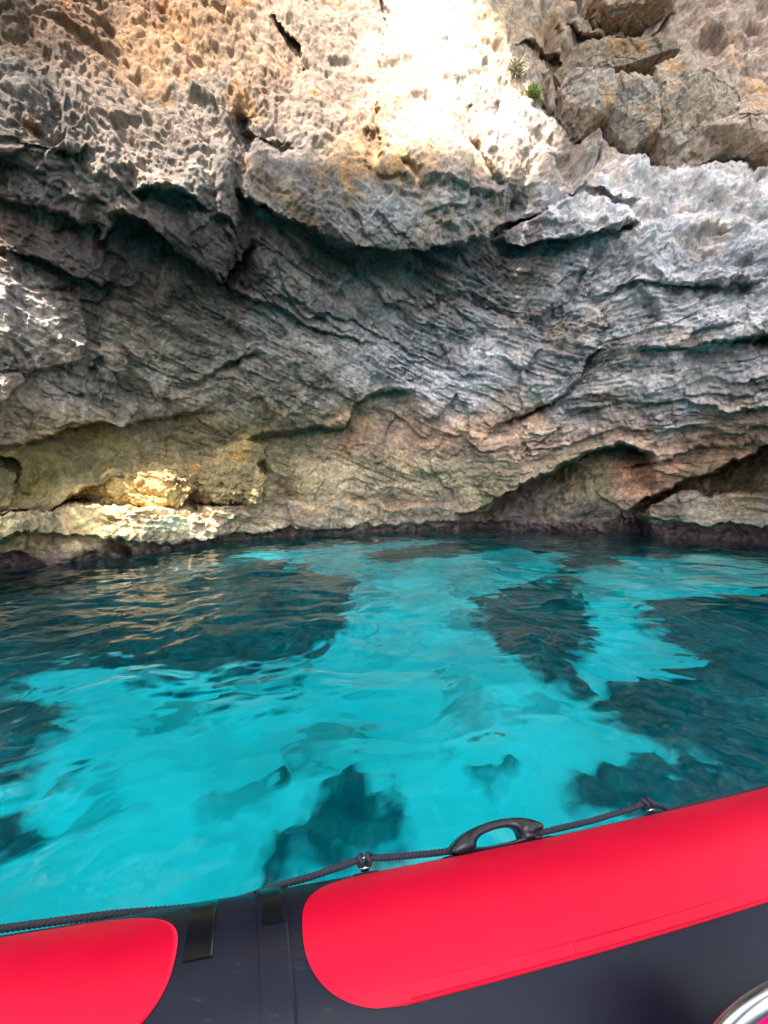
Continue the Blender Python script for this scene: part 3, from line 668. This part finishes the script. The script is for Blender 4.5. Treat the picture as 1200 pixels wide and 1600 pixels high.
# ------------------------------------------------------------------ the water: one closed body
wxs = graded(-2.6, 3.2, .016, -320, 320, 1.016); wys = [0.55]
while wys[-1] < 19: wys.append(wys[-1] * 1.0075 + .0015)
back = []; v0, s0 = .55, .03
while v0 > -420: s0 *= 1.12; v0 -= s0; back.append(v0)
wys = np.array(back[::-1] + wys)
SX, SY = np.meshgrid(wxs, wys); sq = np.stack([SX, SY, np.zeros_like(SX)], -1).reshape(-1, 3)
th = R_(14); rot = np.stack([sq[:, 0] * math.cos(th) + sq[:, 1] * math.sin(th), -sq[:, 0] * math.sin(th) + sq[:, 1] * math.cos(th), sq[:, 2]], -1)
wv = np.stack([fbm(sq / 1.3, 2, .5, 301), fbm(sq / 1.3 + 7, 2, .5, 305)], -1) * .25
rw = rot.copy(); rw[:, :2] += wv
fade = np.exp(-np.maximum(np.hypot(sq[:, 0], sq[:, 1] - 6) - 14, 0) / 10)
gust = .55 + .6 * sstep(-.3, .5, fbm(sq / 3.2, 2, .5, 341))
wz = 1.5 * (.026 * perlin(rw / np.array([1.6, 1.3, 1]), 311) + .021 * perlin(rw / np.array([.66, .50, 1]), 313) * gust
      + .0095 * perlin(rw / np.array([.30, .22, 1]), 317) * gust + .0036 * perlin(rw / np.array([.15, .11, 1]), 319) * gust
      + .0010 * perlin(rw / np.array([.07, .05, 1]), 323) * gust) * fade
ny_, nx_ = SX.shape; top = np.stack([SX.ravel(), SY.ravel(), wz], -1)
rim = np.concatenate([np.arange(nx_), np.arange(1, ny_) * nx_ + nx_ - 1, (ny_ - 1) * nx_ + np.arange(nx_ - 2, -1, -1), np.arange(ny_ - 2, 0, -1) * nx_])
low = top[rim].copy(); low[:, 2] = -13; n0 = len(top)
Qs = [grid_quads(ny_, nx_)]
r1 = np.roll(rim, -1); l0 = n0 + np.arange(len(rim)); l1 = np.roll(l0, -1)
Qs.append(np.stack([r1, rim, l0, l1], -1))
Vw = np.concatenate([top, low])
Qw = np.concatenate(Qs)
m, nt, b = new_mat('sea_water'); L = nt.links
b.inputs['Base Color'].default_value = (1, 1, 1, 1); b.inputs['Transmission Weight'].default_value = 1.0
b.inputs['IOR'].default_value = 1.333; b.inputs['Roughness'].default_value = 0.0
va = N(nt, 'ShaderNodeVolumeAbsorption', Density=0.62); va.inputs['Color'].default_value = (0.0, .955, .984, 1)
L.new(va.outputs[0], nt.nodes['Material Output'].inputs['Volume'])
me = bpy.data.meshes.new('sea'); bmv = mesh_np('sea', Vw, Qw, m)
bm = bmesh.new(); bm.from_mesh(bmv.data); bm.verts.ensure_lookup_table()
f = bm.faces.new([bm.verts[i] for i in (n0 + np.arange(len(rim)))[::-1]]); f.smooth = False
bm.to_mesh(bmv.data); bm.free()
tag(bmv, 'clear turquoise sea water filling the cove', 'sea', kind='structure')
bpy.data.meshes.remove(me)

# ------------------------------------------------------------------ the inflatable boat
TA, TB, TC, TZ, TR = 0.8426, 0.1918, 0.0208, 0.27, 0.25
def tube_pt(X, th, r=TR):
    """Point on the tube: X along it, th degrees (0 faces the crew, 90 up, 180 outboard), r from its axis."""
    X = np.asarray(X, float); th = np.radians(np.asarray(th, float)); sl_ = TB + 2 * TC * X; n = np.sqrt(1 + sl_ ** 2)
    ox, oy = -sl_ / n, 1 / n; h = -np.cos(th) * r
    return np.stack(np.broadcast_arrays(X + ox * h, TA + TB * X + TC * X * X + oy * h, TZ + np.sin(th) * r), -1)

def pvc(name, col, rough, bump=.04, coat=.0, dirt=.25, wear=.28):
    m, nt, b = new_mat(name); L = nt.links; g = N(nt, 'ShaderNodeNewGeometry')
    n = N(nt, 'ShaderNodeTexNoise', Scale=5.0, Detail=5.0, Roughness=.6); L.new(g.outputs['Position'], n.inputs['Vector'])
    n2 = N(nt, 'ShaderNodeTexNoise', Scale=420.0, Detail=2.0); L.new(g.outputs['Position'], n2.inputs['Vector'])
    r = ramp(nt, n.outputs[0], [(.3, tuple(c * (1 - dirt) for c in col)), (.7, tuple(min(1, c * (1 + dirt * .5)) for c in col))])
    mp = N(nt, 'ShaderNodeMapping'); mp.inputs['Scale'].default_value = (14, 60, 60); mp.inputs['Rotation'].default_value = (.4, .3, .5); L.new(g.outputs['Position'], mp.inputs['Vector'])
    n3 = N(nt, 'ShaderNodeTexNoise', Scale=1.0, Detail=6.0, Roughness=.75); L.new(mp.outputs[0], n3.inputs['Vector'])
    n4 = N(nt, 'ShaderNodeTexNoise', Scale=9.0, Detail=3.0); L.new(g.outputs['Position'], n4.inputs['Vector'])
    sc1 = ramp(nt, n3.outputs[0], [(.60, (0, 0, 0)), (.78, (1, 1, 1))]); sc2 = ramp(nt, n4.outputs[0], [(.50, (0, 0, 0)), (.72, (1, 1, 1))])
    mm = N(nt, 'ShaderNodeMath', operation='MULTIPLY'); L.new(sc1.outputs[0], mm.inputs[0]); L.new(sc2.outputs[0], mm.inputs[1])
    m2 = N(nt, 'ShaderNodeMath', operation='MULTIPLY'); L.new(mm.outputs[0], m2.inputs[0]); m2.inputs[1].default_value = wear
    L.new(mixc(nt, 'MIX', m2.outputs[0], r.outputs[0], (.30, .28, .28, 1)), b.inputs['Base Color'])
    rr = ramp(nt, n.outputs[0], [(.3, (rough * .9,) * 3), (.7, (min(1, rough * 1.15),) * 3)]); L.new(rr.outputs[0], b.inputs['Roughness'])
    bp = N(nt, 'ShaderNodeBump', Strength=bump, Distance=.002); L.new(n2.outputs[0], bp.inputs['Height']); L.new(bp.outputs[0], b.inputs['Normal'])
    b.inputs['Coat Weight'].default_value = coat
    return m
BLACK = pvc('black_hypalon', (.0075, .0095, .019), .36, .06)
RED = pvc('red_hypalon', (.60, .0004, .026), .38, .05, dirt=.10); RED.node_tree.nodes['Principled BSDF'].inputs['Specular IOR Level'].default_value = .22
PLASTIC = pvc('black_plastic', (.012, .013, .018), .28, .03)
BLACK.node_tree.nodes['Principled BSDF'].inputs['Specular IOR Level'].default_value = .22
GLOSSB = pvc('glossy_black_patch', (.005, .006, .008), .20, .02, wear=.08); GLOSSB.node_tree.nodes['Principled BSDF'].inputs['Specular IOR Level'].default_value = .3
ROPE = pvc('navy_rope', (.028, .026, .042), .75, .1)
STEEL = pvc('polished_steel', (.62, .62, .64), .24, .0, dirt=.05); STEEL.node_tree.nodes['Principled BSDF'].inputs['Metallic'].default_value = 1.0

boat = empty('inflatable_boat', (0.2, 0.6, 0))
tag(boat, 'black inflatable boat side with red panels, floating in the cove', 'boat')
bpy.context.view_layer.update()
def adopt(o, par=None):
    par = par or boat; o.parent = par
    return o
OFF = np.array([0.2, 0.6, 0])
def part(name, Vv, Q, mat, smooth=True, par=None): return mesh_np(name, np.asarray(Vv) - OFF, Q, mat, par or boat, smooth)

def patch(name, Xs, Ts, r0, mat, edge_fall=True):
    """A sheet lying on the tube; Xs, Ts are 2D arrays of places on it; its rim is turned down to the tube."""
    r = np.full(Xs.shape, r0); pts = tube_pt(Xs, Ts, r)
    nr, nc = Xs.shape
    skirt_r = tube_pt(Xs, Ts, TR - .0015)
    Vv = np.concatenate([pts.reshape(-1, 3), skirt_r.reshape(-1, 3)]); q = grid_quads(nr, nc)
    i = np.arange(nr * nc).reshape(nr, nc); rim = np.concatenate([i[0, :], i[1:, -1], i[-1, -2::-1], i[-2:0, 0]])
    n0 = nr * nc; q2 = np.stack([rim, np.roll(rim, -1), np.roll(rim, -1) + n0, rim + n0], -1)
    return part(name, Vv, np.concatenate([q, q2]), mat)

# main tube with rounded ends
xs = np.linspace(-3.2, 4.6, 360); ts = np.linspace(0, 360, 97)
XX, TT = np.meshgrid(xs, ts); rr = TR * np.sqrt(np.clip(np.minimum(1, np.minimum((xs - xs[0]) / .22, (xs[-1] - xs) / .22) * 1.0), 0, 1) * (2 - np.clip(np.minimum(1, np.minimum((xs - xs[0]) / .22, (xs[-1] - xs) / .22)), 0, 1)))
RRR = np.broadcast_to(rr, XX.shape) + .0012 * perlin(np.stack([XX / .3, TT / 40, XX * 0], -1).reshape(-1, 3), 401).reshape(XX.shape)
part('tube', tube_pt(XX, TT, RRR).reshape(-1, 3), grid_quads(*XX.shape), BLACK)

def rounded_panel(X0, X1, T0, T1, nose_left, nose_right, skew, name):
    """Red panel: outline rows run along the tube; each row starts and ends on the rounded noses."""
    v = np.linspace(0, 1, 60); T = T0 + (T1 - T0) * v
    e = 1 - np.sqrt(np.clip(1 - np.abs(2 * v - 1) ** 2.6, 0, 1))
    lo = X0 + nose_left * e + skew * (v - .5); hi = X1 - nose_right * e + skew * (v - .5)
    u = np.linspace(0, 1, 160); Xs = lo[:, None] * (1 - u) + hi[:, None] * u
    Ts = np.broadcast_to(T[:, None], Xs.shape)
    return patch(name, Xs, Ts, TR + .0035, RED)
p1 = rounded_panel(-.182, 3.2, 57.5, 125.3, .19, .19, -.02, 'red_panel')
p2 = rounded_panel(-2.4, -.440, 57.0, 123.5, .25, .25, -.035, 'red_panel')
# overlapping strip along the lower edge of the right panel, with its butt joints
for a, b_, in ((.03, .395), (.397, 1.15), (1.152, 2.1)):
    u = np.linspace(a, b_, 60); v = np.linspace(58.6, 63.3, 6); X2, T2 = np.meshgrid(u, v)
    patch('seam_strip', X2, T2, TR + .0043, RED)
# fabric joint bands round the tube, and glossy worn strips on them
def band(x0, x1, t0, t1, skew, mat, name, h):
    v = np.linspace(t0, t1, 70); u = np.linspace(0, 1, 8); X2 = (x0 + (x1 - x0) * u)[None] + skew * ((125 - v) / 63)[:, None]; T2 = np.broadcast_to(v[:, None], X2.shape)
    return patch(name, X2, T2, TR + h, mat)
band(-.301, -.238, 20, 215, .048, BLACK, 'joint_band', .0045)
band(-.292, -.244, 96, 150, .048, GLOSSB, 'glossy_strip', .0058)
band(-.450, -.392, 87, 150, .045, GLOSSB, 'glossy_strip', .0022)

# hand rope: three twisted strands along a path
def path_interp(pts, n):
    pts = np.array(pts, float); d = np.concatenate([[0], np.cumsum(np.linalg.norm(np.diff(pts, axis=0), axis=1))])
    t = np.linspace(0, d[-1], n); c = np.stack([np.interp(t, d, pts[:, k]) for k in range(3)], -1)
    ker = np.ones(9) / 9
    for _ in range(2):
        pad = np.pad(c, ((4, 4), (0, 0)), 'edge'); c2 = np.stack([np.convolve(pad[:, k], ker, 'valid') for k in range(3)], -1); c2[0], c2[-1] = c[0], c[-1]; c = c2
    return c, d[-1]
def frames(c):
    t = np.gradient(c, axis=0); t /= np.linalg.norm(t, axis=1)[:, None]
    ref = np.array([0, 0, 1.0]); a = np.cross(t, ref); a /= np.linalg.norm(a, axis=1)[:, None]; return t, a, np.cross(a, t)
def sweep(c, rad, seg=10, cap=True, Vv=None, Qv=None):
    t, a, b_ = frames(c); th = np.linspace(0, 2 * np.pi, seg, endpoint=False); rad = np.broadcast_to(rad, len(c))
    p = c[:, None] + rad[:, None, None] * (np.cos(th)[None, :, None] * a[:, None] + np.sin(th)[None, :, None] * b_[:, None])
    n, i = len(c), np.arange(len(c) - 1)[:, None] * seg; j = np.arange(seg)[None]; k = (j + 1) % seg
    return p.reshape(-1, 3), np.stack([i + j, i + k, i + k + seg, i + j + seg], -1).reshape(-1, 4)
def rope(pts, rad=.0074, pitch=.034):
    c, ln = path_interp(pts, max(40, int(np.linalg.norm(np.diff(np.array(pts), axis=0), axis=1).sum() / .0035)))
    t, a, b_ = frames(c); s = np.linspace(0, ln, len(c)); Vv, Qv, o = [], [], 0
    for k in range(3):
        ph = 2 * np.pi * (s / pitch + k / 3); cc = c + rad * .55 * (np.cos(ph)[:, None] * a + np.sin(ph)[:, None] * b_)
        p, q_ = sweep(cc, rad * .60, 8); Vv.append(p); Qv.append(q_ + o); o += len(p)
    return part('hand_rope', np.concatenate(Vv), np.concatenate(Qv), ROPE)
tp = lambda X, th, up_=0.0: tube_pt(X, th, TR + up_)
rope([tp(-2.0, 140, .010), tp(-1.4, 137, .012), tp(-.95, 139, .012), tp(-.80, 140, .010), tp(-.66, 143, .008), tp(-.50, 155, .008), tp(-.36, 156, .008), tp(-.25, 144, .009), tp(-.16, 139, .014), tp(-.06, 136, .026), tp(-.035, 136, .031)])
rope([tp(.0, 136, .031), tp(.03, 137, .026), tp(.12, 139, .020), tp(.20, 138, .014), tp(.265, 137, .012)])
rope([tp(.49, 137, .012), tp(.56, 138, .014), tp(.7, 138, .016), tp(.82, 137, .022), tp(.885, 136, .026), tp(.905, 136, .031)])
rope([tp(.935, 136, .031), tp(.98, 141, .020), tp(1.05, 153, .010), tp(1.4, 157, .010), tp(2.0, 157, .010)])

def cleat(X, th=136):
    c = empty('rope_cleat'); c.parent = boat; c.location = (tp(X, th) - OFF).tolist()
    n = tp(X, th, 1.0) - tp(X, th); tg = tp(X + .01, th) - tp(X - .01, th); tg /= np.linalg.norm(tg); bi = np.cross(n, tg)
    Mx = Matrix((tg, bi, n)).transposed().to_4x4() @ Matrix.Scale(.78, 4)
    def put(nm, bm, mat):
        bm.transform(Mx); bm_obj(nm, bm, mat, c)
    bm = bmesh.new(); bmesh.ops.create_cone(bm, cap_ends=True, segments=40, radius1=.052, radius2=.040, depth=.006); put('rubber_pad', bm, BLACK)
    bm = bmesh.new(); bmesh.ops.create_cube(bm, size=1); bmesh.ops.scale(bm, vec=(.036, .016, .020), verts=bm.verts); bmesh.ops.translate(bm, vec=(0, 0, .014), verts=bm.verts)
    bmesh.ops.bevel(bm, geom=bm.edges[:], offset=.004, segments=2, affect='EDGES'); put('steel_base', bm, STEEL)
    for nm in range(1):
        bm = bmesh.new(); th_ = np.linspace(0, np.pi, 20); cc = np.stack([.019 * np.cos(th_), 0 * th_, .016 + .026 * np.sin(th_)], -1)
        cc = np.concatenate([[[.019, 0, .006]], cc, [[-.019, 0, .006]]]); p, q_ = sweep(cc + 1e-4, .0034, 8)
        vs = [bm.verts.new(x) for x in p]
        for qq in q_: bm.faces.new([vs[i] for i in qq])
        put('steel_ring', bm, STEEL)
    # rope turned round the ring
    bm = bmesh.new(); Vv = []
    for sgn in (-1, 1):
        u = np.linspace(0, 2 * np.pi, 28); cc = np.stack([sgn * .014 + .004 * np.sin(2 * u), .013 * np.cos(u), .036 + .013 * np.sin(u)], -1); p, q_ = sweep(cc, .0095, 10)
        vs = [bm.verts.new(x) for x in p]
        for qq in q_: bm.faces.new([vs[i] for i in qq])
    put('rope_turn', bm, ROPE)
cleat(-.018); cleat(.925)

# moulded grab handle
out_ = [(-.128, .002), (-.146, .006), (-.149, .016), (-.140, .032), (-.118, .049), (-.090, .064), (-.055, .075), (-.015, .082), (.030, .084), (.065, .081), (.095, .073), (.122, .061), (.143, .047), (.147, .036), (.139, .027), (.122, .025), (.112, .020), (.112, .012), (.124, .008), (.136, .004), (.130, .0), (.060, .0), (-.060, .0), (-.110, .0)]
hole = [(-.066, .010), (-.064, .026), (-.054, .038), (-.036, .045), (0, .050), (.035, .052), (.056, .047), (.066, .036), (.069, .022), (.067, .010)]
def smooth_loop(p, n=3):
    p = np.array(p, float)
    for _ in range(n - 1):
        a = np.roll(p, -1, 0); p = np.stack([.75 * p + .25 * a, .25 * p + .75 * a], 1).reshape(-1, 2)
    return p
hx_ = .377
hm = tp(hx_, 136); hn = tp(hx_, 136, 1.0) - hm; ht = tp(hx_ + .01, 136) - tp(hx_ - .01, 136); ht /= np.linalg.norm(ht); hb = np.cross(hn, ht)
bm = bmesh.new(); out_ = [(x, y * .74) for x, y in out_]; hole = [(-.076, .007), (-.074, .018), (-.064, .028), (-.042, .036), (0, .041), (.035, .042), (.060, .039), (.074, .030), (.077, .016), (.075, .007)]; lo_ = smooth_loop(out_); hl_ = smooth_loop(hole, 2)
def loop_edges(lp):
    vs = [bm.verts.new((x, 0, y)) for x, y in lp]
    return [bm.edges.new((vs[i], vs[(i + 1) % len(vs)])) for i in range(len(vs))]
es = loop_edges(lo_) + loop_edges(hl_)
bmesh.ops.triangle_fill(bm, edges=es, use_beauty=True, use_dissolve=False)
ret = bmesh.ops.extrude_face_region(bm, geom=bm.faces[:])
vt = [g for g in ret['geom'] if isinstance(g, bmesh.types.BMVert)]
for v_ in vt: v_.co.y = 1
for v_ in bm.verts:
    wdt = .024 + .016 * float(sstep(.05, .11, abs(v_.co.x))) - .010 * float(sstep(.03, .08, v_.co.z)); v_.co.y = wdt if v_.co.y > .5 else -wdt
bmesh.ops.recalc_face_normals(bm, faces=bm.faces)
sharp = [e for e in bm.edges if e.is_manifold and e.calc_face_angle() > 1.0 and abs(e.verts[0].co.y - e.verts[1].co.y) < .02]
bmesh.ops.bevel(bm, geom=sharp, offset=.0042, segments=3, affect='EDGES', clamp_overlap=True)
bm.transform(Matrix.Translation((hm - OFF).tolist()) @ Matrix((ht, hb, hn)).transposed().to_4x4())
bm_obj('grab_handle', bm, PLASTIC, boat)
# glued base flange under the handle
u = np.linspace(hx_ - .165, hx_ + .165, 30); v = np.linspace(126, 149, 12); X2, T2 = np.meshgrid(u, v); patch('handle_flange', X2, T2, TR + .0028, BLACK)

# deck inboard of the tube, where the crew stands
m, nt, b = new_mat('deck_grey'); b.inputs['Base Color'].default_value = (.05, .05, .055, 1); b.inputs['Roughness'].default_value = .7
xs_ = np.linspace(-2.9, 4.3, 40); A_ = tube_pt(xs_, -20, TR - .01); B_ = A_.copy(); B_[:, 1] = -1.2; Vd = np.concatenate([A_, B_]); part('deck', Vd, grid_quads(2, 40), m)

# polished rail loop at the near corner, and the bright pink towel inside it
th_ = np.linspace(0, 2 * np.pi, 140); hc = at(1302, 1692, .55)
cc = np.stack([hc[0] + .206 * np.cos(th_), hc[1] - .02 * np.sin(th_), hc[2] + .206 * np.sin(th_)], -1)
p, q_ = sweep(cc, .0125, 16); p2_, q2_ = sweep(np.stack([np.full(20, hc[0]), np.linspace(hc[1] + .02, hc[1] + .10, 20), np.linspace(hc[2] - .206, .15, 20)], -1), .0125, 16)
part('rail_loop', np.concatenate([p, p2_]), np.concatenate([q_, q2_ + len(p)]), STEEL)
v, f = ico(6); L_ = v * np.array([.118, .055, .235]); L_ = L_ + v * np.array([1, 1, .4]) * (.014 * fbm(v * 2.0, 3, .45, 501) + .016 * ridged(v * np.array([4, 3, .7]), 2, .4, 505))[:, None]
PINK = pvc('pink_towelling', (.85, .006, .22), .9, .3, dirt=.15)
tw = mesh_np('beach_towel', L_, f, PINK); tw.location = hc + np.array([0, .02, -.08]); tag(tw, 'hot pink towel hanging inside the polished rail loop in the near corner', 'towel')
